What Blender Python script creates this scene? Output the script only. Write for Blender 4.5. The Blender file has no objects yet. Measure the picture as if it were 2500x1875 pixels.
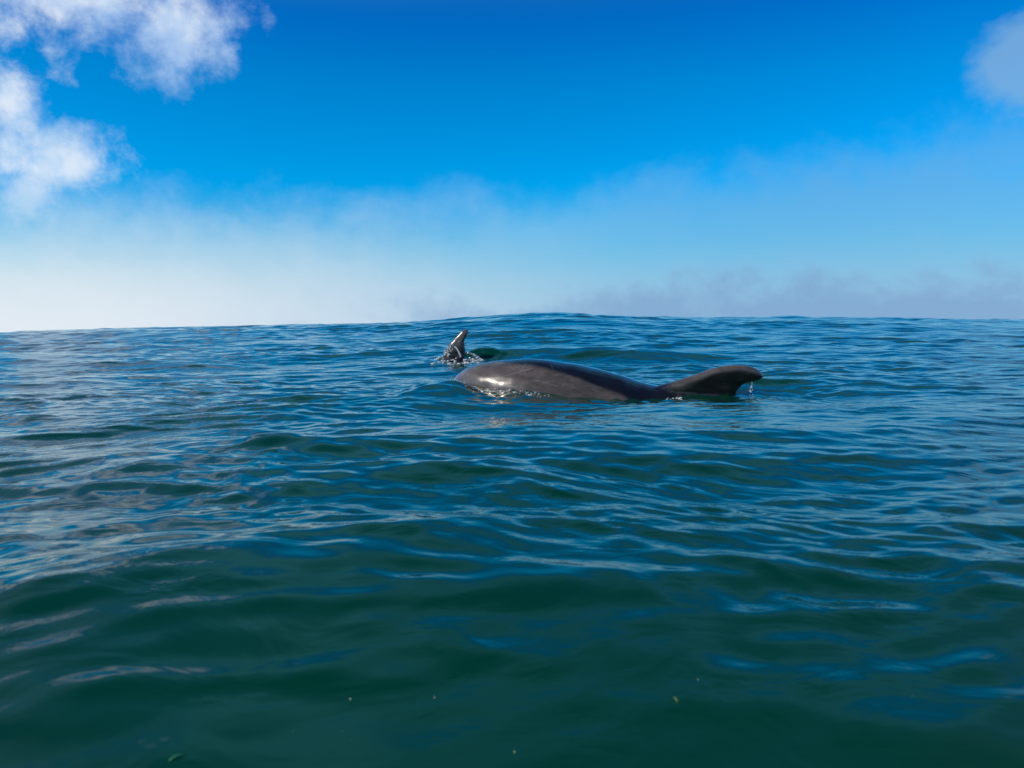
import bpy, bmesh, math, random
import numpy as np
from mathutils import Vector, Matrix

scene = bpy.context.scene
R = math.radians
COL = scene.collection

# ------------------------------------------------------------------ camera
PW, PH, FPX = 2500.0, 1875.0, 1944.0          # photo size and focal length in photo pixels
EYE = 0.29
PITCH = math.atan((937.5 - 800.0) / FPX)
ROLL = math.atan(30.0 / 2500.0)
cam_d = bpy.data.cameras.new('camera')
cam = bpy.data.objects.new('camera', cam_d)
COL.objects.link(cam)
scene.camera = cam
cam_d.sensor_width = 36.0
cam_d.lens = 36.0 * FPX / PW
cam_d.clip_start = 0.02
cam_d.clip_end = 60000.0
cam.matrix_world = (Matrix.Translation((0, 0, EYE)) @ Matrix.Rotation(R(90) - PITCH, 4, 'X')
                    @ Matrix.Rotation(-ROLL, 4, 'Z'))
cam_d.dof.use_dof = True
cam_d.dof.focus_distance = 3.7
cam_d.dof.aperture_fstop = 10.0

# ------------------------------------------------------------------ light
SUN_EL, SUN_AZ = R(38), R(-112)                 # azimuth measured from +Y towards +X
sun_dir = Vector((math.sin(SUN_AZ) * math.cos(SUN_EL), math.cos(SUN_AZ) * math.cos(SUN_EL), math.sin(SUN_EL)))
sd = bpy.data.lights.new('sun', 'SUN')
sd.energy = 3.2
sd.angle = R(0.53)
sd.color = (1.0, 0.90, 0.76)
sun = bpy.data.objects.new('sun', sd)
COL.objects.link(sun)
sun.rotation_euler = sun_dir.to_track_quat('Z', 'Y').to_euler()

scene.view_settings.view_transform = 'Standard'
scene.view_settings.look = 'None'
scene.view_settings.gamma = 1.0
scene.view_settings.exposure = 0.0
scene.view_settings.use_curve_mapping = False

# ------------------------------------------------------------------ node helper
class NT:
    def __init__(s, tree):
        s.t = tree; s.n = tree.nodes; s.l = tree.links
    def new(s, typ, **kw):
        n = s.n.new(typ)
        for k, v in kw.items(): setattr(n, k, v)
        return n
    def put(s, sock, v):
        if isinstance(v, bpy.types.NodeSocket): s.l.new(v, sock)
        elif v is not None: sock.default_value = v
    def math(s, op, a, b=None, c=None, clamp=False):
        n = s.new('ShaderNodeMath', operation=op, use_clamp=clamp)
        s.put(n.inputs[0], a); s.put(n.inputs[1], b); s.put(n.inputs[2], c)
        return n.outputs[0]
    def vmath(s, op, a, b=None, scale=None):
        n = s.new('ShaderNodeVectorMath', operation=op)
        s.put(n.inputs[0], a); s.put(n.inputs[1], b)
        if scale is not None: s.put(n.inputs['Scale'], scale)
        return n
    def smooth(s, x, a, b, lo=0.0, hi=1.0):
        n = s.new('ShaderNodeMapRange', interpolation_type='SMOOTHSTEP')
        s.put(n.inputs['Value'], x); s.put(n.inputs['From Min'], a); s.put(n.inputs['From Max'], b)
        n.inputs['To Min'].default_value = lo; n.inputs['To Max'].default_value = hi
        return n.outputs['Result']
    def noise(s, vec, scale, detail=4.0, rough=0.5, dist=0.0):
        n = s.new('ShaderNodeTexNoise')
        s.put(n.inputs['Vector'], vec)
        n.inputs['Scale'].default_value = scale; n.inputs['Detail'].default_value = detail
        n.inputs['Roughness'].default_value = rough; n.inputs['Distortion'].default_value = dist
        return n.outputs['Fac']
    def mix(s, f, a, b, blend='MIX'):
        n = s.new('ShaderNodeMix', data_type='RGBA', blend_type=blend)
        s.put(n.inputs[0], f)
        for sk, v in ((n.inputs[6], a), (n.inputs[7], b)):
            if not isinstance(v, bpy.types.NodeSocket): v = (*v, 1.0)
            s.put(sk, v)
        return n.outputs[2]
    def ramp(s, f, stops, interp='LINEAR'):
        n = s.new('ShaderNodeValToRGB'); n.color_ramp.interpolation = interp
        e = n.color_ramp.elements
        while len(e) < len(stops): e.new(0.5)
        for el, (p, c) in zip(e, stops):
            el.position = p; el.color = (*c, 1.0)
        s.put(n.inputs[0], f)
        return n.outputs[0]
    def xyz(s, x, y, z):
        n = s.new('ShaderNodeCombineXYZ')
        s.put(n.inputs[0], x); s.put(n.inputs[1], y); s.put(n.inputs[2], z)
        return n.outputs[0]

# ------------------------------------------------------------------ sky
world = bpy.data.worlds.new('World')
scene.world = world
world.use_nodes = True
w = NT(world.node_tree)
w.n.clear()
out = w.new('ShaderNodeOutputWorld')
bg = w.new('ShaderNodeBackground')
bg.inputs['Strength'].default_value = 0.1
w.l.new(bg.outputs[0], out.inputs[0])
sky = w.new('ShaderNodeTexSky', sky_type='NISHITA')
sky.sun_disc = False
sky.sun_elevation = SUN_EL
sky.sun_rotation = SUN_AZ
sky.air_density = 1.0; sky.dust_density = 0.6; sky.ozone_density = 2.0
tc = w.new('ShaderNodeTexCoord').outputs['Generated']
sp = w.new('ShaderNodeSeparateXYZ'); w.l.new(tc, sp.inputs[0])
DX, DY, DZ = sp.outputs
el = w.math('MULTIPLY', w.math('ARCSINE', DZ), 180 / math.pi)             # degrees
az = w.math('MULTIPLY', w.math('ARCTAN2', DX, DY), 180 / math.pi)
# camera exposed blue channel: the photograph's strong polarised blue, graded by height above the horizon
SKY_GAIN = [(0.0, (0.02, 1.0, 1.0))]
elf = w.math('DIVIDE', el, 45.0, clamp=True)
#GRADE
grade = w.ramp(elf, [(0.00, (0.30, 0.92, 1.20)), (0.12, (0.15, 0.98, 1.40)), (0.22, (0.00, 0.95, 1.60)),
                     (0.36, (0.0, 0.84, 1.48)), (0.46, (0.0, 0.62, 1.42)), (0.70, (0.0, 0.44, 1.05)), (1.0, (0.0, 0.30, 0.78))])
blue = w.mix(1.0, sky.outputs[0], grade, 'MULTIPLY')
# air seen towards the sun side is paler, away from it bluer
n_big = w.noise(tc, 2.2, 4, 0.45)
n_mid = w.noise(w.xyz(DX, DY, w.math('MULTIPLY', DZ, 1.5)), 7.0, 8, 0.58, 0.25)
n_fin = w.noise(tc, 22.0, 7, 0.62, 0.2)
nn = w.math('ADD', w.math('MULTIPLY', w.math('SUBTRACT', n_mid, 0.5), 1.0), w.math('MULTIPLY', w.math('SUBTRACT', n_fin, 0.5), 0.55))
sunside = w.smooth(az, 18.0, -35.0)
fogcol = w.mix(sunside, (2.2, 4.9, 7.8), (7.6, 8.3, 9.1))
# fog bank along the whole horizon, with an uneven soft top
top = w.math('ADD', w.smooth(az, -5.0, 30.0, 9.2, 11.6), w.math('MULTIPLY', nn, 6.5))
f1 = w.math('MULTIPLY', w.smooth(w.math('SUBTRACT', top, el), -1.4, 3.2), w.smooth(az, -4.0, 24.0, 0.33, 0.50))
f2 = w.math('MULTIPLY', w.smooth(w.math('ADD', el, w.math('MULTIPLY', nn, -3.5)), 9.0, -0.5), 0.88)
f2 = w.math('MULTIPLY', f2, w.math('ADD', 0.75, w.math('MULTIPLY', sunside, 0.35)), clamp=True)
s1 = w.mix(f1, blue, w.mix(w.smooth(az, 0.0, 26.0), fogcol, (2.0, 4.1, 6.7)))
s2 = w.mix(f2, s1, fogcol)
# greyer low clouds inside the bank, away from the sun
gtop = w.math('ADD', w.smooth(az, -14.0, 12.0, 1.0, 3.2), w.math('MULTIPLY', nn, 9.0))
gm = w.math('MULTIPLY', w.smooth(w.math('SUBTRACT', gtop, el), -0.6, 2.6), w.smooth(az, -26.0, 6.0, 0.0, 0.75))
f3 = w.math('MULTIPLY', w.smooth(w.math('ADD', el, w.math('MULTIPLY', nn, -2.0)), 6.5, 0.0), 0.55)
s2 = w.mix(f3, s2, w.mix(sunside, (3.9, 5.9, 7.9), (8.0, 8.6, 9.2)))
s3 = w.mix(gm, s2, (2.1, 3.7, 6.1))
def lobe(ca, ce, ra, re):
    u = w.math('DIVIDE', w.math('SUBTRACT', az, ca), ra)
    v = w.math('DIVIDE', w.math('SUBTRACT', el, ce), re)
    return w.math('SUBTRACT', 1.0, w.math('SQRT', w.math('ADD', w.math('MULTIPLY', u, u), w.math('MULTIPLY', v, v))))
def union(*a):
    r = a[0]
    for b in a[1:]:
        n = w.new('ShaderNodeMath', operation='SMOOTH_MAX'); w.put(n.inputs[0], r); w.put(n.inputs[1], b); n.inputs[2].default_value = 0.3
        r = n.outputs[0]
    return r
big = union(lobe(-28.5, 20.2, 7.6, 4.0), lobe(-22.0, 18.9, 2.9, 2.9), lobe(-38.0, 20.5, 8.0, 4.5))
low = union(lobe(-29.0, 10.6, 3.2, 1.7), lobe(-31.3, 13.6, 1.5, 2.2), lobe(-30.8, 8.2, 1.5, 1.8))
right = lobe(32.2, 15.0, 3.0, 3.1)
# clouds all round outside this view, and a high veil added for water reflections
rest = w.math('MULTIPLY', w.smooth(n_big, 0.22, 0.80), w.math('MAXIMUM', w.smooth(w.math('ABSOLUTE', az), 38.0, 66.0), w.smooth(el, 20.0, 29.0)))
rest = w.math('MULTIPLY', rest, w.smooth(el, 56.0, 28.0, 0.06, 1.0))
wn = w.math('MULTIPLY', nn, 2.2)
m_big = w.smooth(w.math('ADD', big, w.math('MULTIPLY', w.math('ADD', nn, w.math('MULTIPLY', w.math('SUBTRACT', n_fin, 0.5), 0.6)), 2.2)), -0.30, 1.0)
m_low = w.smooth(w.math('ADD', low, w.math('ADD', wn, w.math('MULTIPLY', w.math('SUBTRACT', n_fin, 0.5), 1.5))), -0.45, 1.0)
m_r = w.math('MULTIPLY', w.smooth(w.math('ADD', right, w.math('MULTIPLY', nn, 1.3)), 0.0, 0.6), 0.62)
n_lum = w.noise(tc, 13.0, 5, 0.55, 0.3)
lit = w.smooth(w.math('ADD', n_lum, w.smooth(az, -18.0, -34.0, -0.12, 0.10)), 0.36, 0.62)
ccol = w.mix(lit, (4.3, 6.1, 8.9), (8.2, 8.9, 9.7))
s4 = w.mix(w.math('MULTIPLY', m_big, 0.9), s3, ccol)
s5 = w.mix(w.math('MULTIPLY', m_low, w.smooth(el, 7.5, 10.5, 0.35, 0.84)), s4, w.mix(w.smooth(n_lum, 0.34, 0.52), (5.0, 6.9, 9.2), (8.4, 9.0, 9.7)))
s6 = w.mix(m_r, s5, (2.6, 4.6, 7.0))
s7 = w.mix(w.math('MULTIPLY', rest, 0.62), s6, w.mix(w.smooth(w.math('ABSOLUTE', az), 20.0, 60.0), (1.5, 5.2, 6.6), (4.2, 6.1, 7.3)))
w.l.new(s7, bg.inputs['Color'])

# ------------------------------------------------------------------ helpers
def tag(o, label=None, cat=None, group=None, kind=None):
    if label: o['label'] = label
    if cat: o['category'] = cat
    if group: o['group'] = group
    if kind: o['kind'] = kind
    return o

CM = cam.matrix_world.copy()
def at(px, py, Y):
    """world point on the vertical plane y=Y seen at photo pixel (px, py)"""
    d = CM.to_3x3() @ Vector(((px - PW / 2) / FPX, (PH / 2 - py) / FPX, -1.0))
    t = Y / d.y
    return Vector((0, 0, EYE)) + d * t

def interp(x, pts):
    xs, ys = zip(*pts)
    return np.interp(x, xs, ys)

def cubic(x, pts):
    """smooth (monotone Hermite) interpolation through points"""
    xs = np.array([p[0] for p in pts], float); ys = np.array([p[1] for p in pts], float)
    h = np.diff(xs); dl = np.diff(ys) / h
    m = np.zeros(len(xs)); m[0] = dl[0]; m[-1] = dl[-1]
    for i in range(1, len(xs) - 1):
        m[i] = 0 if dl[i-1] * dl[i] <= 0 else 2 * dl[i-1] * dl[i] / (dl[i-1] + dl[i])
    x = np.clip(np.asarray(x, float), xs[0], xs[-1])
    i = np.clip(np.searchsorted(xs, x) - 1, 0, len(h) - 1)
    t = (x - xs[i]) / h[i]
    return ((2*t**3 - 3*t**2 + 1) * ys[i] + (t**3 - 2*t**2 + t) * h[i] * m[i]
            + (-2*t**3 + 3*t**2) * ys[i+1] + (t**3 - t**2) * h[i] * m[i+1])

def mesh_from_arrays(name, co, quads, mat):
    me = bpy.data.meshes.new(name)
    nv, nf = len(co), len(quads)
    me.vertices.add(nv); me.vertices.foreach_set('co', np.ascontiguousarray(co, np.float32).ravel())
    me.loops.add(nf * 4); me.loops.foreach_set('vertex_index', np.ascontiguousarray(quads, np.int32).ravel())
    me.polygons.add(nf)
    me.polygons.foreach_set('loop_start', np.arange(0, nf * 4, 4, dtype=np.int32))
    me.polygons.foreach_set('loop_total', np.full(nf, 4, dtype=np.int32))
    me.update(calc_edges=True)
    me.polygons.foreach_set('use_smooth', np.ones(nf, dtype=bool))
    me.materials.append(mat)
    o = bpy.data.objects.new(name, me); COL.objects.link(o)
    return o

# ------------------------------------------------------------------ water
def water_material():
    m = bpy.data.materials.new('sea_water'); m.use_nodes = True
    t = NT(m.node_tree); t.n.clear()
    o = t.new('ShaderNodeOutputMaterial')
    pos = t.new('ShaderNodeNewGeometry').outputs['Position']
    # capillary ripples too small for the mesh, in patches
    sc = t.vmath('MULTIPLY', pos, (0.75, 1.0, 1.0)).outputs[0]
    patch = t.smooth(t.noise(pos, 1.3, 3, 0.5), 0.42, 0.68)
    rip = t.noise(sc, 30.0, 3, 0.55, 0.6)
    rip2 = t.noise(sc, 9.0, 3, 0.5, 0.8)
    hgt = t.math('ADD', t.math('MULTIPLY', t.math('MULTIPLY', rip, patch), 0.0024), t.math('MULTIPLY', rip2, 0.004))
    bump = t.new('ShaderNodeBump'); bump.inputs['Strength'].default_value = 1.0
    bump.inputs['Distance'].default_value = 1.0
    t.l.new(hgt, bump.inputs['Height'])
    fr = t.new('ShaderNodeFresnel'); fr.inputs['IOR'].default_value = 1.34
    t.l.new(bump.outputs[0], fr.inputs['Normal'])
    gl = t.new('ShaderNodeBsdfGlossy', distribution='GGX')
    gl.inputs['Color'].default_value = (1, 1, 1, 1)
    gl.inputs['Roughness'].default_value = 0.05
    t.l.new(bump.outputs[0], gl.inputs['Normal'])
    # light scattered back up out of the water: green, uneven with the load of plankton
    df = t.new('ShaderNodeBsdfDiffuse')
    v = t.noise(pos, 0.8, 4, 0.55)
    t.l.new(t.mix(t.smooth(v, 0.35, 0.68), (0.0006, 0.046, 0.023), (0.0008, 0.050, 0.036)), df.inputs['Color'])
    up = t.new('ShaderNodeCombineXYZ'); up.inputs[2].default_value = 1.0
    t.l.new(up.outputs[0], df.inputs['Normal'])
    mx = t.new('ShaderNodeMixShader')
    t.l.new(fr.outputs[0], mx.inputs[0]); t.l.new(df.outputs[0], mx.inputs[1]); t.l.new(gl.outputs[0], mx.inputs[2])
    t.l.new(mx.outputs[0], o.inputs[0])
    return m

# radial rings: dense where the eye can see ripples
def build_rings():
    r = [0.02, 0.08, 0.16, 0.24, 0.32, 0.40]
    q = 1.0036
    while r[-1] < 26.0: r.append(r[-1] * q)
    while r[-1] < 60.0: r.append(r[-1] * 1.012)
    while r[-1] < 45000.0: r.append(r[-1] * 1.09)
    return np.array(r)
rr = build_rings()
a_in = np.linspace(-R(37), R(37), 860)
step = a_in[1] - a_in[0]
side = []
a = a_in[-1]; st = step
while a < math.pi:
    st = min(st * 1.10, R(4)); a += st; side.append(a)
side = [s for s in side if s < math.pi - R(2)]
aa = np.concatenate([-np.array(side[::-1]), a_in, np.array(side)])
na, nr = len(aa), len(rr)
RRg, AAg = np.meshgrid(rr, aa, indexing='ij')
X = (RRg * np.sin(AAg)).astype(np.float32)
Y = (RRg * np.cos(AAg)).astype(np.float32)
dr = np.gradient(rr)[:, None] * np.ones(na)
da = (np.gradient(aa)[None, :] * RRg)
SPC = np.maximum(dr, da).astype(np.float32)

def gauss(u): return np.exp(-0.5 * u * u)

SWELL = [(-40, 0.28), (-11.0, 0.30), (-9.0, 0.31), (-6.5, 0.355), (-4.0, 0.375), (-2.0, 0.39), (-0.6, 0.465), (0.6, 0.535),
         (1.8, 0.47), (3.2, 0.425), (5.4, 0.395), (9.0, 0.32), (12, 0.30), (40, 0.27)]
def macro(x, y):
    h = cubic(x, SWELL).reshape(x.shape) * gauss((y - 14.0) / 4.3)                                # the swell that makes the skyline
    h += -0.012 * gauss((y - 0.45) / 0.35) * gauss(x / 3.0)                     # trough under the lens
    h += 0.026 * gauss((y - 0.86 - 0.05 * np.sin(2.7 * x + 0.6) + 0.10*x) / 0.17) * (0.55 + 1.0 * gauss((x + 0.38) / 0.22))
    h += 0.030 * gauss((y - 1.9 - 0.15 * x) / 0.30) * gauss((x - 0.3) / 1.6)
    h += 0.050 * gauss((y - 5.6 + 0.10 * x) / 0.16) * gauss((x - 0.65) / 0.55)
    h += 0.018 * gauss((x - 1.27) / 0.16) * gauss((y - 3.62) / 0.045)   # bow wave behind the back
    h += 0.012 * gauss((x + 0.55) / 0.05) * gauss((y - 1.82) / 0.04)           # small peaked wavelet
    h += 0.04 * gauss((x + 3.0) / 1.3) * gauss((y - 6.5) / 0.5)
    # hump of water the second animal pushes up
    h += 0.062 * gauss((x + 0.22) / 0.10) * gauss((y - 5.64) / 0.09)
    h += 0.030 * gauss((x - 0.05) / 0.35) * gauss((y - 5.75) / 0.20)
    return h

rng = np.random.default_rng(11)
def waves():
    comps = []
    def group(n, l0, l1, slope, spread, mean):
        for i in range(n):
            lam = l0 * (l1 / l0) ** ((i + rng.random()) / n)
            k = 2 * math.pi / lam
            th = mean + rng.normal(0, spread)
            comps.append((lam, slope * math.sqrt(2.0 / n) / k, k * math.sin(th), k * math.cos(th), rng.random() * 2 * math.pi))
    group(14, 3.0, 1.2, 0.024, 0.45, 0.15)
    group(28, 1.2, 0.45, 0.036, 0.6, 0.10)
    group(60, 0.45, 0.14, 0.080, 0.7, -0.05)
    group(50, 0.14, 0.05, 0.085, 0.7, 0.1)
    group(30, 0.05, 0.024, 0.045, 0.35, 0.5)
    return comps
Z = macro(X, Y).astype(np.float32)
DXX = np.zeros_like(X); DYY = np.zeros_like(X)
# calm / ruffled patches
pt = (0.5 + 0.5 * np.sin(1.1 * X + 0.7 * np.sin(0.9 * Y) + 0.4) * np.sin(1.7 * Y + 0.8 * np.sin(1.3 * X))).astype(np.float32)
pt2 = np.clip(0.1 + 1.1 * np.sin(2.3 * X + 1.9 * np.sin(1.7 * Y) + 2.0) * np.sin(3.1 * Y + 1.2 * np.sin(2.3 * X)), 0, 1).astype(np.float32)
u_ = np.clip((np.hypot(X, Y) - 0.42) / 0.55, 0, 1)
shelter = (0.50 + 0.50 * u_ * u_ * (3 - 2 * u_)).astype(np.float32)      # slick water in the lee of the boat
x_w = X + 0.06 * np.sin(3.1 * Y + 1.0) + 0.05 * np.sin(5.3 * Y + 2.0 * X)
y_w = Y + 0.05 * np.sin(3.7 * X + 0.5) + 0.03 * np.sin(6.1 * X - 1.3 * Y)
far_calm = np.float32(1.0)
for lam, amp, kx, ky, ph in waves():
    rows = np.where(dr[:, 0] < lam / 2.2)[0]
    if not len(rows): continue
    e = rows[-1] + 1
    att = np.clip((lam / SPC[:e] - 2.2) / 3.0, 0, 1)
    if lam < 0.45: att = att * (0.45 + 0.75 * pt[:e])
    att = att * shelter[:e] if lam < 1.3 else att
    if lam < 0.05: att = att * np.clip(pt2[:e], 0, 1)
    p = (kx * x_w[:e] + ky * y_w[:e] + ph).astype(np.float32)
    s, c = np.sin(p), np.cos(p)
    k = math.hypot(kx, ky)
    A = amp * att
    Z[:e] += A * c
    Q = 0.9 if lam > 0.16 else 0.5
    DXX[:e] -= A * Q * kx / k * s
    DYY[:e] -= A * Q * ky / k * s
# the surface lies calm and dished in against the animals' flanks
def lap(line, Yp, y0, sy_near, sy_far, keep):
    global Z
    pts = [at(px, py, Yp) for px, py in line]
    tz = cubic(X, [(p.x, p.z) for p in pts]).reshape(X.shape)
    edge = np.clip((X - pts[0].x) / 0.4, 0, 1); edge = edge * edge * (3 - 2 * edge)
    e2 = np.clip((pts[-1].x - X) / 0.4, 0, 1); edge = edge * e2 * e2 * (3 - 2 * e2)
    wgt = edge * np.where(Y < y0, gauss((Y - y0) / sy_near), gauss((Y - y0) / sy_far))
    lapz = 0.004 * np.sin(23 * X + 4 * np.sin(5 * X) + 9 * Y) * np.sin(41 * Y - 11 * X) + 0.003 * np.sin(61 * X - 30 * Y + 3 * np.sin(13 * X))
    Z = (Z * (1 - wgt) + (tz + keep * Z + lapz) * wgt).astype(np.float32)
lap([(860, 965), (960, 950), (1060, 932), (1117, 932), (1154, 950), (1172, 958), (1203, 961), (1260, 957), (1294, 961), (1339, 964), (1407, 972), (1500, 977), (1585, 978),
     (1640, 974), (1694, 971), (1795, 972), (1900, 974), (2150, 974)], 3.30, 3.30, 0.26, 0.16, 0.30)
lap([(930, 886), (1030, 882), (1060, 880), (1090, 886), (1140, 888), (1170, 886), (1230, 884), (1340, 884)], 5.40, 5.42, 0.16, 0.14, 0.10)
XW, YW = X + DXX, Y + DYY
co = np.stack([XW, YW, Z], -1).reshape(-1, 3)
i0 = np.arange((nr - 1) * na).reshape(nr - 1, na)
j1 = np.roll(i0, -1, axis=1)                     # closes behind the camera
quads = np.stack([i0, j1, j1 + na, i0 + na], -1).reshape(-1, 4)
sea_mat = water_material()
sea = mesh_from_arrays('sea', co, quads, sea_mat)
tag(sea, 'dark teal rippled sea around the dolphins, rising in a low swell to the horizon', kind='structure')

def water_z(x, y):
    """height of the finished surface at a world point (nearest vertex)"""
    r_, a_ = math.hypot(x, y), math.atan2(x, y)
    i = int(np.clip(np.searchsorted(rr, r_), 12, nr - 12)); j = int(np.clip(np.searchsorted(aa, a_), 12, na - 12))
    sl = (slice(i - 10, i + 11), slice(j - 10, j + 11))
    d = (XW[sl] - x) ** 2 + (YW[sl] - y) ** 2
    return float(Z[sl].ravel()[np.argmin(d)])

# ------------------------------------------------------------------ dolphins
def skin_material(name, scratches, seed):
    m = bpy.data.materials.new(name); m.use_nodes = True
    t = NT(m.node_tree); b = t.n['Principled BSDF']
    pos = t.new('ShaderNodeTexCoord').outputs['Object']
    att = t.new('ShaderNodeAttribute', attribute_name='flank').outputs['Fac']
    n1 = t.noise(t.vmath('MULTIPLY', pos, (5, 5, 9)).outputs[0], 1.0, 5, 0.6)
    n2 = t.noise(t.vmath('MULTIPLY', pos, (30, 30, 90)).outputs[0], 1.0, 4, 0.6)
    f = t.math('ADD', att, t.math('MULTIPLY', t.math('SUBTRACT', n1, 0.5), 0.22), clamp=True)
    c = t.mix(t.smooth(f, 0.2, 0.8), (0.006, 0.006, 0.009), (0.112, 0.090, 0.075))
    mot = t.noise(t.vmath('MULTIPLY', pos, (9, 9, 26)).outputs[0], 1.0, 6, 0.65, 0.8)
    c = t.mix(t.smooth(mot, 0.62, 0.40, 0.0, 0.38), c, (0.012, 0.011, 0.012))
    c = t.mix(t.math('MULTIPLY', t.math('MULTIPLY', t.smooth(n2, 0.50, 0.75), f), 0.35), c, (0.20, 0.18, 0.17))
    sp = t.new('ShaderNodeSeparateXYZ'); t.l.new(pos, sp.inputs[0])
    hb = None
    for (x0, z0, x1, z1, wd) in scratches:
        # distance to a segment in the side plane
        dx, dz = x1 - x0, z1 - z0; L2 = dx * dx + dz * dz
        ux = t.math('SUBTRACT', sp.outputs[0], x0); uz = t.math('SUBTRACT', sp.outputs[2], z0)
        tt = t.math('DIVIDE', t.math('ADD', t.math('MULTIPLY', ux, dx), t.math('MULTIPLY', uz, dz)), L2, clamp=True)
        ex = t.math('SUBTRACT', ux, t.math('MULTIPLY', tt, dx)); ez = t.math('SUBTRACT', uz, t.math('MULTIPLY', tt, dz))
        d = t.math('SQRT', t.math('ADD', t.math('MULTIPLY', ex, ex), t.math('MULTIPLY', ez, ez)))
        s = t.smooth(d, wd * 0.8, wd * 0.1)
        hb = s if hb is None else t.math('MAXIMUM', hb, s)
    if hb is not None:
        c = t.mix(t.math('MULTIPLY', hb, 0.22), c, (0.36, 0.33, 0.32))
    t.l.new(c, b.inputs['Base Color'])
    rg = t.math('ADD', 0.24, t.math('MULTIPLY', n1, 0.16))
    t.l.new(rg, b.inputs['Roughness'])
    b.inputs['IOR'].default_value = 1.42
    b.inputs['Coat Weight'].default_value = 1.0
    b.inputs['Coat Roughness'].default_value = 0.17
    b.inputs['Coat IOR'].default_value = 1.33
    bp = t.new('ShaderNodeBump'); bp.inputs['Strength'].default_value = 0.4; bp.inputs['Distance'].default_value = 0.0015
    t.l.new(t.math('ADD', n2, t.math('MULTIPLY', t.noise(pos, 14.0, 3, 0.5), 2.0)), bp.inputs['Height'])
    t.l.new(bp.outputs[0], b.inputs['Normal'])
    return m

def loft(bm, rings):
    """rings: list of lists of Vector, closed tube with pole caps"""
    rv = [[bm.verts.new(p) for p in r] for r in rings]
    n = len(rv[0])
    for a, b in zip(rv, rv[1:]):
        for i in range(n): bm.faces.new((a[i], a[(i+1) % n], b[(i+1) % n], b[i]))
    bm.faces.new(rv[0][::-1]); bm.faces.new(rv[-1])

def body_rings(xs, ztop, ry, rz, yc, n=40):
    out = []
    for x, zt, a, b, y in zip(xs, ztop, ry, rz, yc):
        zc = zt - b; ring = []
        for i in range(n):
            th = 2 * math.pi * i / n
            cc, ss = math.cos(th), math.sin(th)
            ring.append(Vector((x, y + a * math.copysign(abs(cc) ** 0.94, cc), zc + b * math.copysign(abs(ss) ** 0.94, ss))))
        out.append(ring)
    return out

def blade(bm, outline, ybase, zbase, lean, thick):
    """fin from a closed outline in x,z: nested shrinking outlines swell out to a lens section"""
    P = [Vector((p[0], 0, p[1])) for p in outline]
    n = len(P)
    c = sum(P, Vector()) / n
    levels = [(1.0, 0.10), (0.97, 0.40), (0.91, 0.66), (0.80, 0.86), (0.6, 0.97), (0.3, 1.0)]
    def sheet(sg):
        return [[bm.verts.new((q.x, ybase - (q.z - zbase) * lean + sg * thick * tk * (1.0 - 0.55 * max(0.0, min(1.0, (q.z - zbase) / 0.25))), q.z))
                 for q in [c + (p - c) * s for p in P]] for s, tk in levels]
    A, B = sheet(-1), sheet(1)
    for S, fl in ((A, False), (B, True)):
        for a, b in zip(S, S[1:]):
            for i in range(n):
                f = (a[i], a[(i+1) % n], b[(i+1) % n], b[i])
                bm.faces.new(f[::-1] if fl else f)
        cv = bm.verts.new(sum((v.co for v in S[-1]), Vector()) / n)
        for i in range(n):
            f = (S[-1][i], S[-1][(i+1) % n], cv)
            bm.faces.new(f[::-1] if fl else f)
    for i in range(n):
        bm.faces.new((A[0][(i+1) % n], A[0][i], B[0][i], B[0][(i+1) % n]))

def flat_fin(bm, root, tip, chord, up, sweep, thick, n=10):
    """flipper or fluke lobe: tapering lens-section wing from root to tip"""
    rings = []
    for k in range(n + 1):
        u = k / n
        c = root.lerp(tip, u) + sweep * (u * u - u) * -0.0
        ch = chord.length * (1.0 - u) ** 0.6 * (1 - 0.15 * u) + 0.012
        cd = chord.normalized()
        off = sweep * (u ** 1.6)
        ring = []
        for i in range(16):
            th = 2 * math.pi * i / 16
            ring.append(c + off + cd * (ch * 0.5 * math.cos(th)) + up * (thick * (1 - 0.8 * u) * math.sin(th)))
        rings.append(ring)
    loft(bm, rings)

def finish_animal(name, bm, mat, flank_fn, voxel):
    bmesh.ops.recalc_face_normals(bm, faces=bm.faces)
    me = bpy.data.meshes.new(name); bm.to_mesh(me); bm.free()
    tmp = bpy.data.objects.new('tmp', me); COL.objects.link(tmp)
    md = tmp.modifiers.new('r', 'REMESH'); md.mode = 'VOXEL'; md.voxel_size = voxel; md.use_smooth_shade = True
    sm = tmp.modifiers.new('s', 'SMOOTH'); sm.factor = 0.5; sm.iterations = 3
    dg = bpy.context.evaluated_depsgraph_get()
    nm = bpy.data.meshes.new_from_object(tmp.evaluated_get(dg))
    nm.name = name
    bpy.data.objects.remove(tmp); bpy.data.meshes.remove(me)
    nm.materials.clear(); nm.materials.append(mat)
    co = np.zeros(len(nm.vertices) * 3, np.float32); nm.vertices.foreach_get('co', co); co = co.reshape(-1, 3)
    # muscle and blubber: slow unevenness of the surface
    no = np.zeros(len(co) * 3, np.float32); nm.vertices.foreach_get('normal', no); no = no.reshape(-1, 3)
    x, y, z = co.T
    d = (0.0032 * np.sin(19 * x + 9 * z + 1.1) * np.sin(31 * z - 8 * x + 0.4) + 0.0010 * np.sin(43 * x - 27 * z) * np.sin(37 * z + 25 * y)
         + 0.0005 * np.sin(83 * x + 50 * z) * np.sin(61 * z - 40 * x))
    nm.vertices.foreach_set('co', (co + no * d[:, None]).astype(np.float32).ravel()); nm.update()
    at_ = nm.attributes.new('flank', 'FLOAT', 'POINT')
    at_.data.foreach_set('value', flank_fn(co).astype(np.float32))
    nm.polygons.foreach_set('use_smooth', np.ones(len(nm.polygons), dtype=bool))
    o = bpy.data.objects.new(name, nm); COL.objects.link(o)
    return o

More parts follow.
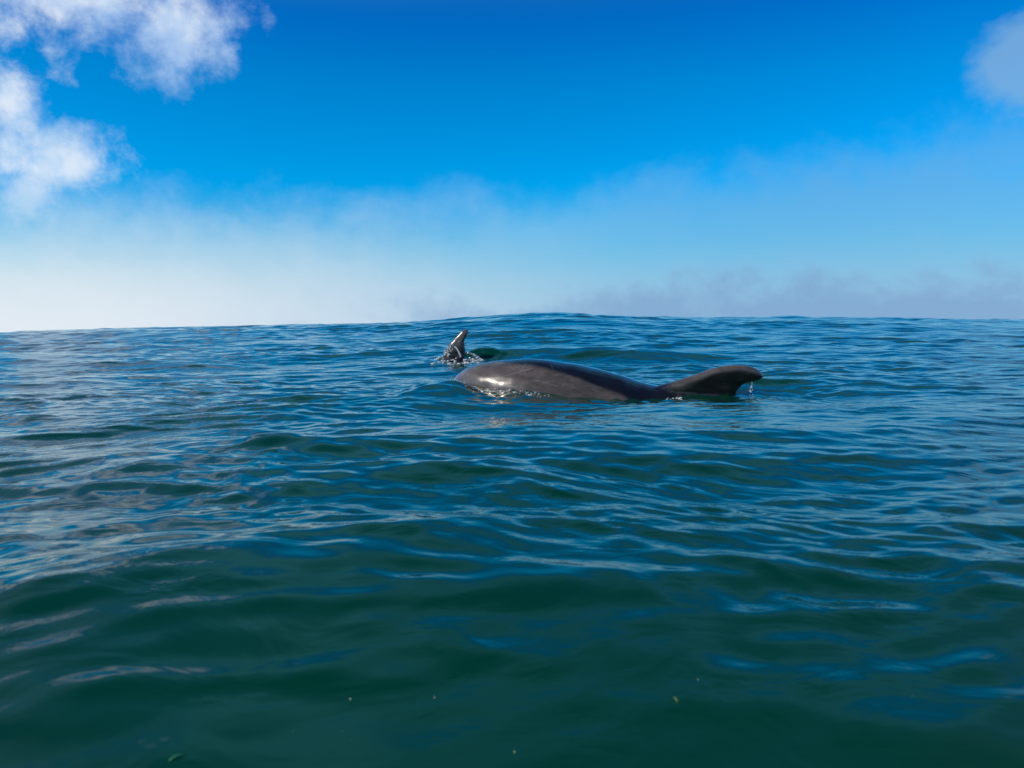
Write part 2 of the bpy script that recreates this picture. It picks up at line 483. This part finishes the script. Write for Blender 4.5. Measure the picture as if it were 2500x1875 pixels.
def smooth_closed(pts, per=4):
    """Catmull-Rom through a closed outline"""
    n = len(pts); out = []
    for i in range(n):
        p0, p1, p2, p3 = (np.array(pts[(i + k - 1) % n]) for k in range(4))
        for j in range(per):
            t = j / per
            out.append(tuple(0.5 * ((2*p1) + (-p0+p2)*t + (2*p0-5*p1+4*p2-p3)*t*t + (-p0+3*p1-3*p2+p3)*t**3)))
    return out

# --- near dolphin: head left, back arched out of the water, dorsal fin to the right
YD = 3.45
top_px = [(1060, 985), (1085, 950), (1105, 928), (1118, 915), (1136, 903), (1158, 892.5), (1192, 884.5), (1215, 880), (1237, 877.5), (1271, 876.8),
          (1328, 878.5), (1384, 885.6), (1430, 894.5), (1504, 912), (1540, 925), (1572, 934), (1602, 940), (1640, 944),
          (1700, 948), (1760, 953), (1830, 966), (1950, 990), (2100, 1025), (2260, 1060), (2400, 1085)]
def W(px, py, Yp=YD):
    p = at(px, py, Yp); return p.x, p.z
tp = [W(*p) for p in top_px]
x_head = W(1000, 1060)[0]
tp = [(W(985, 1075)[0], W(985, 1075)[1]), (W(1030, 1050)[0], W(1030, 1050)[1])] + tp
rz_t = [(985, 0.018), (1000, 0.024), (1030, 0.034), (1060, 0.052), (1085, 0.070), (1105, 0.085), (1136, 0.112), (1192, 0.150), (1271, 0.19), (1384, 0.23), (1504, 0.235),
        (1640, 0.225), (1760, 0.20), (1900, 0.155), (2050, 0.11), (2200, 0.075), (2400, 0.03)]
rzx = [(W(p, 960)[0], v) for p, v in rz_t]
xs = np.linspace(tp[0][0], tp[-1][0], 150)
zt = cubic(xs, tp); rz = cubic(xs, rzx)
ry = rz * cubic(xs, [(xs[0], 1.1), (W(1200, 960)[0], 0.98), (W(1500, 960)[0], 0.92), (W(1900, 960)[0], 0.8), (xs[-1], 0.5)])
yc = YD + 0.75 * np.clip(W(1330, 960)[0] - xs, 0, 1) ** 2       # head turned a little away
bm = bmesh.new()
loft(bm, body_rings(xs, zt, ry, rz, yc))
fin_px = [(1560, 968), (1602, 944), (1626, 936), (1653, 928), (1680, 919), (1708, 908.5), (1735, 898.7), (1756, 892.8), (1776, 890), (1803, 890.5), (1830, 895.5),
          (1850, 904), (1861, 914), (1860, 921), (1849, 927.5), (1835, 929.5), (1829, 933), (1818, 934.5), (1810, 941), (1806, 947), (1801, 954), (1797, 964), (1792, 985), (1700, 1000), (1600, 990)]
zb = W(1700, 965)[1]
fo = smooth_closed([W(*p, YD - 0.06) for p in fin_px], 3)
blade(bm, fo, YD - 0.03, zb, 0.48, 0.055)
# flippers and flukes under water
for sg in (-1, 1):
    flat_fin(bm, Vector((W(1230, 0)[0], YD + sg * 0.12, -0.22)), Vector((W(1330, 0)[0], YD + sg * 0.36, -0.40)),
             Vector((0.15, 0, -0.02)), Vector((0, 0.3, 1)).normalized(), Vector((0.10, 0, 0)), 0.014)
    xf = W(2380, 0)[0]; zf = zt[-1] - 0.03
    flat_fin(bm, Vector((xf - 0.02, YD, zf)), Vector((xf + 0.10, YD + sg * 0.30, zf)), Vector((0.19, 0, 0)), Vector((0, 0, 1)), Vector((0.06, 0, 0)), 0.018)
cape = [W(*p, YD - 0.19) for p in [(1100, 868), (1180, 872), (1215, 884), (1259, 890), (1310, 897), (1356, 907), (1418, 927), (1507, 960), (1530, 972), (1560, 995), (1620, 1010)]]
def flank_main(co):
    lim = np.interp(co[:, 0], [c[0] for c in cape], [c[1] for c in cape])
    side = np.clip((lim - co[:, 2]) / 0.014 * 0.5 + 0.5, 0, 1)
    x0 = W(1600, 0)[0]; x1 = W(1650, 0)[0]
    # warm grey fin, its sunlit leading edge painted lighter and shaded face darker
    lead = [W(*p, YD - 0.10) for p in [(1600, 945), (1653, 930), (1708, 910), (1756, 894), (1803, 891), (1850, 904)]]
    le = np.interp(co[:, 0], [c[0] for c in lead], [c[1] for c in lead])
    lit_band = np.clip(1.0 - (le - co[:, 2]) / np.interp(co[:, 0], [x0, x1, W(1720, 0)[0], W(1850, 0)[0]], [0.05, 0.075, 0.035, 0.02]), 0, 1)
    fin = (co[:, 0] > x0) * (co[:, 2] > zb - 0.03) * np.clip((co[:, 0] - x0) / (x1 - x0), 0, 1)
    return np.clip(np.where(co[:, 0] > x0, fin * (0.30 + 0.70 * lit_band), side), 0, 1)
scr = []
for (a, b, c_, d, wd) in [(1193, 904, 1213, 888, .004), (1208, 898, 1232, 882, .003), (1243, 889, 1255, 905, .003), (1253, 893, 1268, 899, .003),
                          (1225, 921, 1282, 903, .003), (1240, 916, 1300, 900, .003), (1176, 915, 1190, 925, .003), (1196, 940, 1262, 943, .005),
                          (1262, 889, 1276, 897, .0025), (1286, 888, 1270, 905, .0025), (1345, 890, 1350, 900, .003), (1300, 925, 1360, 941, .0025)]:
    p, q = W(a, b, YD - 0.13), W(c_, d, YD - 0.13); scr.append((p[0], p[1], q[0], q[1], wd))
mat_a = skin_material('wet_dolphin_skin', scr, 1)
d1 = finish_animal('dolphin', bm, mat_a, flank_main, 0.0065)
tag(d1, 'large wet grey dolphin with arched dark back and hooked dorsal fin, nearest the camera', 'dolphin', 'dolphins swimming to the left')

# --- far dolphin: only the upright dorsal fin and a strip of back show
YF = 5.5
bm = bmesh.new()
tp2 = [(760, 1010), (830, 960), (900, 915), (980, 908), (1040, 886), (1072, 872), (1110, 868), (1148, 874), (1176, 885), (1260, 910), (1400, 960), (1560, 1000)]
tp2 = [W(*p, YF) for p in tp2]
xs = np.linspace(tp2[0][0], tp2[-1][0], 110)
zt2 = cubic(xs, tp2)
L0, L1 = xs[0], xs[-1]
rz2 = cubic((xs - L0) / (L1 - L0), [(0, 0.02), (0.05, 0.035), (0.09, 0.09), (0.2, 0.17), (0.4, 0.22), (0.6, 0.2), (0.8, 0.1), (1, 0.03)])
loft(bm, body_rings(xs, zt2, rz2 * 0.93, rz2, np.full_like(xs, YF)))
fin2 = [(1062, 884), (1077, 871.5), (1083.5, 864), (1090.5, 851.5), (1098, 839), (1105.5, 831), (1115, 820.4), (1123, 812.6), (1131, 806.6), (1137, 804.2), (1142, 805.2),
        (1143.2, 809), (1141, 816), (1138.4, 820), (1139.5, 822), (1136, 827), (1134.5, 831), (1132.5, 835), (1136, 837.5), (1134, 842), (1135, 846), (1136, 852), (1136, 862), (1136.5, 877), (1140, 900), (1100, 910), (1065, 905)]
blade(bm, smooth_closed([W(*p, YF) for p in fin2], 3), YF, W(1100, 880, YF)[1], 0.12, 0.036)
for sg in (-1, 1):
    flat_fin(bm, Vector((-1.05, YF + sg * 0.12, -0.15)), Vector((-0.85, YF + sg * 0.36, -0.32)), Vector((0.15, 0, -0.02)),
             Vector((0, 0.3, 1)).normalized(), Vector((0.10, 0, 0)), 0.014)
    flat_fin(bm, Vector((L1 - 0.03, YF, zt2[-1] - 0.03)), Vector((L1 + 0.09, YF + sg * 0.30, zt2[-1] - 0.03)), Vector((0.19, 0, 0)), Vector((0, 0, 1)), Vector((0.06, 0, 0)), 0.018)
def lit_flank_far(co):  # sun highlight painted in: fin lighter towards tip and leading edge
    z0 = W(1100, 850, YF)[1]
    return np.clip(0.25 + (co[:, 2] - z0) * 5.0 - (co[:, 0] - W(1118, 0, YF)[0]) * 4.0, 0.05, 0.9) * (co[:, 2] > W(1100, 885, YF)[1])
d2 = finish_animal('dolphin', bm, skin_material('wet_dolphin_skin_browner', [], 2), lit_flank_far, 0.006)
d2.name = 'dolphin.001'
tag(d2, 'distant dolphin showing only its upright ragged dorsal fin amid splashes, behind the near dolphin\'s head', 'dolphin', 'dolphins swimming to the left')

# ------------------------------------------------------------------ splashes
def sea_hit(px, py, t=0.3, step=0.002):
    """march the pixel's ray to the water"""
    d = (CM.to_3x3() @ Vector(((px - PW / 2) / FPX, (PH / 2 - py) / FPX, -1.0))).normalized()
    while t < 7:
        p = Vector((0, 0, EYE)) + d * t
        if p.z < water_z(p.x, p.y): break
        t += step
    return p
def drop_mat():
    m = bpy.data.materials.new('water_drops'); m.use_nodes = True
    t = NT(m.node_tree); b = t.n['Principled BSDF']
    b.inputs['Base Color'].default_value = (0.85, 0.87, 0.86, 1)
    b.inputs['Roughness'].default_value = 0.08
    b.inputs['Transmission Weight'].default_value = 0.25
    b.inputs['IOR'].default_value = 1.33
    return m
DROP = drop_mat()
def bead(bm, p, r, sx=1.0, sy=1.0, sz=1.0, rot=0.0):
    M = Matrix.Translation(p) @ Matrix.Rotation(rot, 4, 'Y') @ Matrix.Diagonal((r * sx, r * sy, r * sz, 1))
    bmesh.ops.create_icosphere(bm, subdivisions=1, radius=1.0, matrix=M)
def bm_obj(name, bm, mat, smooth=True):
    me = bpy.data.meshes.new(name); bm.to_mesh(me); bm.free()
    me.materials.append(mat)
    if smooth: me.polygons.foreach_set('use_smooth', np.ones(len(me.polygons), dtype=bool))
    o = bpy.data.objects.new(name, me); COL.objects.link(o); return o
rnd = random.Random(5)

bm = bmesh.new()
Yf = YF - 0.07
for k in range(210):      # water torn up along the foot of the fin
    u = rnd.random()
    px = 1060 + 125 * u
    py = 884 - abs(rnd.gauss(0, 4.5)) + 4 * (u - .3)
    bead(bm, at(px, py, Yf - 0.05 + rnd.random() * 0.12), rnd.uniform(.003, .0085), rnd.uniform(.8, 2.2), 1, rnd.uniform(.5, 1.1), rnd.uniform(-.6, .6))
for k in range(40):       # flattened clots of foam on the water round it
    px = rnd.gauss(1118, 30); py = 886 + rnd.gauss(0, 2.6)
    bead(bm, sea_hit(px, py, 4.9, 0.008), rnd.uniform(.004, .011), rnd.uniform(1.2, 2.6), 1.5, rnd.uniform(.2, .45), rnd.uniform(-.4, .4))
for k in range(120):      # fine mist
    bead(bm, at(rnd.gauss(1130, 26), 872 + rnd.gauss(0, 8), YF - 0.06 + rnd.random() * 0.1), rnd.uniform(.0010, .0022))
for k in range(60):       # film breaking off the leading edge
    u = rnd.random() ** 0.8
    px = 1078 + (1104 - 1078) * (1 - u) + abs(rnd.gauss(0, 9)); py = 872 - (872 - 836) * (1 - u) + rnd.gauss(0, 2)
    bead(bm, at(px, py, YF - 0.04), rnd.uniform(.002, .0055), 1, .6, 1)
for k in range(60):       # spray falling behind the fin
    u = rnd.random()
    px = 1140 + 42 * u; py = 861 + 24 * u ** 1.6 + rnd.gauss(0, 1.8)
    bead(bm, at(px, py, YF - 0.03 + rnd.random() * 0.05), rnd.uniform(.002, .007), rnd.uniform(.8, 1.6), 1, 1)
for k in range(26):       # bright run of water down the side of the fin
    u = k / 25
    px = 1110 + 17 * u ** 0.75; py = 847 + 30 * u ** 1.25
    bead(bm, at(px, py, YF - 0.045), .0032 + .002 * u, .9, .6, 1.8, 0.5 - 0.4 * u)
tag(bm_obj('splash', bm, DROP), 'white splash and droplets round the foot of the distant dorsal fin', 'splash', kind='stuff')

bm = bmesh.new()
for k in range(110):      # sparkling lip of water along the near dolphin's head and flank
    px = rnd.choice([rnd.uniform(1112, 1345), rnd.gauss(1180, 12), rnd.gauss(1290, 16), rnd.gauss(1128, 8)])
    py = float(np.interp(px, [1112, 1126, 1154, 1172, 1203, 1260, 1294, 1345], [924, 931, 942, 951, 953, 952, 959, 965])) + rnd.gauss(0, 1.6)
    g = sea_hit(px, py, 2.9, 0.005); g.y = min(g.y, YD - 0.15) if px > 1160 else g.y
    bead(bm, g, rnd.uniform(.0008, .0028), rnd.uniform(1, 4), 1, rnd.uniform(.4, .8))
for k in range(70):       # broken skin of foam clinging along the waterline
    px = rnd.choice([rnd.gauss(1135, 16), rnd.gauss(1185, 14), rnd.gauss(1240, 18), rnd.gauss(1300, 22)])
    py = float(np.interp(px, [1100, 1126, 1154, 1172, 1203, 1260, 1294, 1380], [926, 932, 944, 952, 955, 955, 961, 971])) + abs(rnd.gauss(0, 2.2))
    bead(bm, sea_hit(px, py, 2.9, 0.005), rnd.uniform(.0015, .0035), rnd.uniform(1.5, 5), 1.5, rnd.uniform(.2, .4), rnd.uniform(-.2, .2))
for k in range(26):
    px = rnd.choice([rnd.gauss(1645, 12), rnd.gauss(1660, 4)])
    bead(bm, sea_hit(px, 973 + rnd.gauss(0, 1.5), 2.9, 0.005), rnd.uniform(.0012, .0035), rnd.uniform(1, 2.5), 1, .7)
tag(bm_obj('foam_line', bm, DROP), 'sparkling line of tiny bubbles where the sea laps the near dolphin', 'foam', kind='stuff')

bm = bmesh.new()
for k in range(28):       # water dripping off the trailing edge of the near fin
    u = rnd.random()
    px = 1838 - 5 * math.sin(u * 2.4) + rnd.gauss(0, 1.6 + 2.5 * (u > .75)); py = 931 + 36 * u
    bead(bm, at(px, py, YD - 0.10), rnd.uniform(.0008, .0024), 1, 1, rnd.uniform(1, 3))
for k in range(14):
    px = rnd.uniform(1870, 1935)
    bead(bm, at(px, 964 + rnd.gauss(0, 1.5) , YD), rnd.uniform(.0012, .003))
tag(bm_obj('dripping_water', bm, DROP), 'thin string of drops falling from the hooked tip of the near dorsal fin', 'water drops', kind='stuff')

# ------------------------------------------------------------------ bits adrift
def plain(name, rgb, rough=0.4):
    m = bpy.data.materials.new(name); m.use_nodes = True
    t = NT(m.node_tree); b = t.n['Principled BSDF']
    n = t.noise(t.new('ShaderNodeTexCoord').outputs['Object'], 400.0, 3, 0.6)
    t.l.new(t.mix(n, tuple(c * 0.6 for c in rgb), tuple(min(1, c * 1.3) for c in rgb)), b.inputs['Base Color'])
    b.inputs['Roughness'].default_value = rough
    return m
def strip(name, px, py, pts, wd, mat, label, cat, group=None):
    """a curled ribbon fragment floating flat, given as centre-line points in millimetres"""
    g = sea_hit(px, py)
    bm = bmesh.new(); rows = []
    n = len(pts)
    for i, (x, y, z) in enumerate(pts):
        u = i / (n - 1); ww = wd * math.sin(math.pi * (0.12 + 0.8 * u)) / 1000
        a = Vector(pts[max(0, i-1)]); b = Vector(pts[min(n-1, i+1)])
        t = (b - a).normalized(); s = Vector((-t.y, t.x, 0)).normalized()
        c = Vector((x, y, z)) / 1000
        rows.append([bm.verts.new(c - s * ww), bm.verts.new(c + Vector((0, 0, ww * .5))), bm.verts.new(c + s * ww), bm.verts.new(c - Vector((0, 0, ww * .4)))])
    for a, b in zip(rows, rows[1:]):
        for i in range(4): bm.faces.new((a[i], a[(i+1) % 4], b[(i+1) % 4], b[i]))
    bm.faces.new(rows[0][::-1]); bm.faces.new(rows[-1])
    bmesh.ops.recalc_face_normals(bm, faces=bm.faces)
    o = bm_obj(name, bm, mat)
    o.location = g + Vector((0, 0, 0.0012))
    return tag(o, label, cat, group)
GRN = plain('green_leaf', (0.06, 0.30, 0.10)); YLW = plain('yellow_green_leaf', (0.30, 0.38, 0.08)); PAL = plain('pale_fleck', (0.65, 0.62, 0.40))
G = 'specks drifting on the sea'
strip('leaf_fragment', 432, 1852, [(-3.2, -5, 0), (-2.4, -2.6, .6), (-1.0, -.6, 1), (.8, 1.0, 1), (2.6, 2.2, .6), (3.6, 2.6, 0)], 1.1, GRN,
      'curled green leaf fragment at the bottom edge of the sea', 'leaf', G)
strip('leaf_fragment', 1650, 1712, [(-.6, 5, 0), (-.2, 2, .5), (.3, -1, .6), (.6, -4, 0)], .5, YLW, 'thin upright yellow-green sliver drifting low on the dark sea', 'leaf', G)
strip('floating_fleck', 1704, 1663, [(-.2, 1.6, 0), (0, 0, .4), (.2, -1.6, 0)], .5, YLW, 'small yellow-green fleck just above the thin sliver', 'fleck', G)
strip('floating_fleck', 856, 1710, [(0, 1.2, 0), (0, 0, .4), (0, -1.2, 0)], .8, PAL, 'round bright cream fleck alone on the dark green sea', 'fleck', G)
strip('floating_fleck', 1061, 1706, [(0, 1.4, 0), (0, 0, .3), (0, -1.4, 0)], .5, PAL, 'faint tiny pale fleck right of the bright cream one', 'fleck', G)
strip('floating_fleck', 1256, 1840, [(-.6, 1.3, 0), (0, 0, .4), (.6, -1.3, 0)], .7, YLW, 'dull yellow fleck at the bottom middle of the sea', 'fleck', G)
bm = bmesh.new()
for k in range(46):
    px, py = rnd.uniform(350, 2250), rnd.uniform(1540, 1865)
    if rnd.random() < .5: px = rnd.gauss(780, 220)
    g = sea_hit(px, py)
    bead(bm, g + Vector((0, 0, .0003)), rnd.uniform(.00015, .0004), 1, rnd.uniform(1, 3), 1)
tag(bm_obj('plankton_specks', bm, plain('dim_speck', (0.10, 0.16, 0.09))), 'faint dusting of tiny specks in the dark near water', 'specks', kind='stuff')
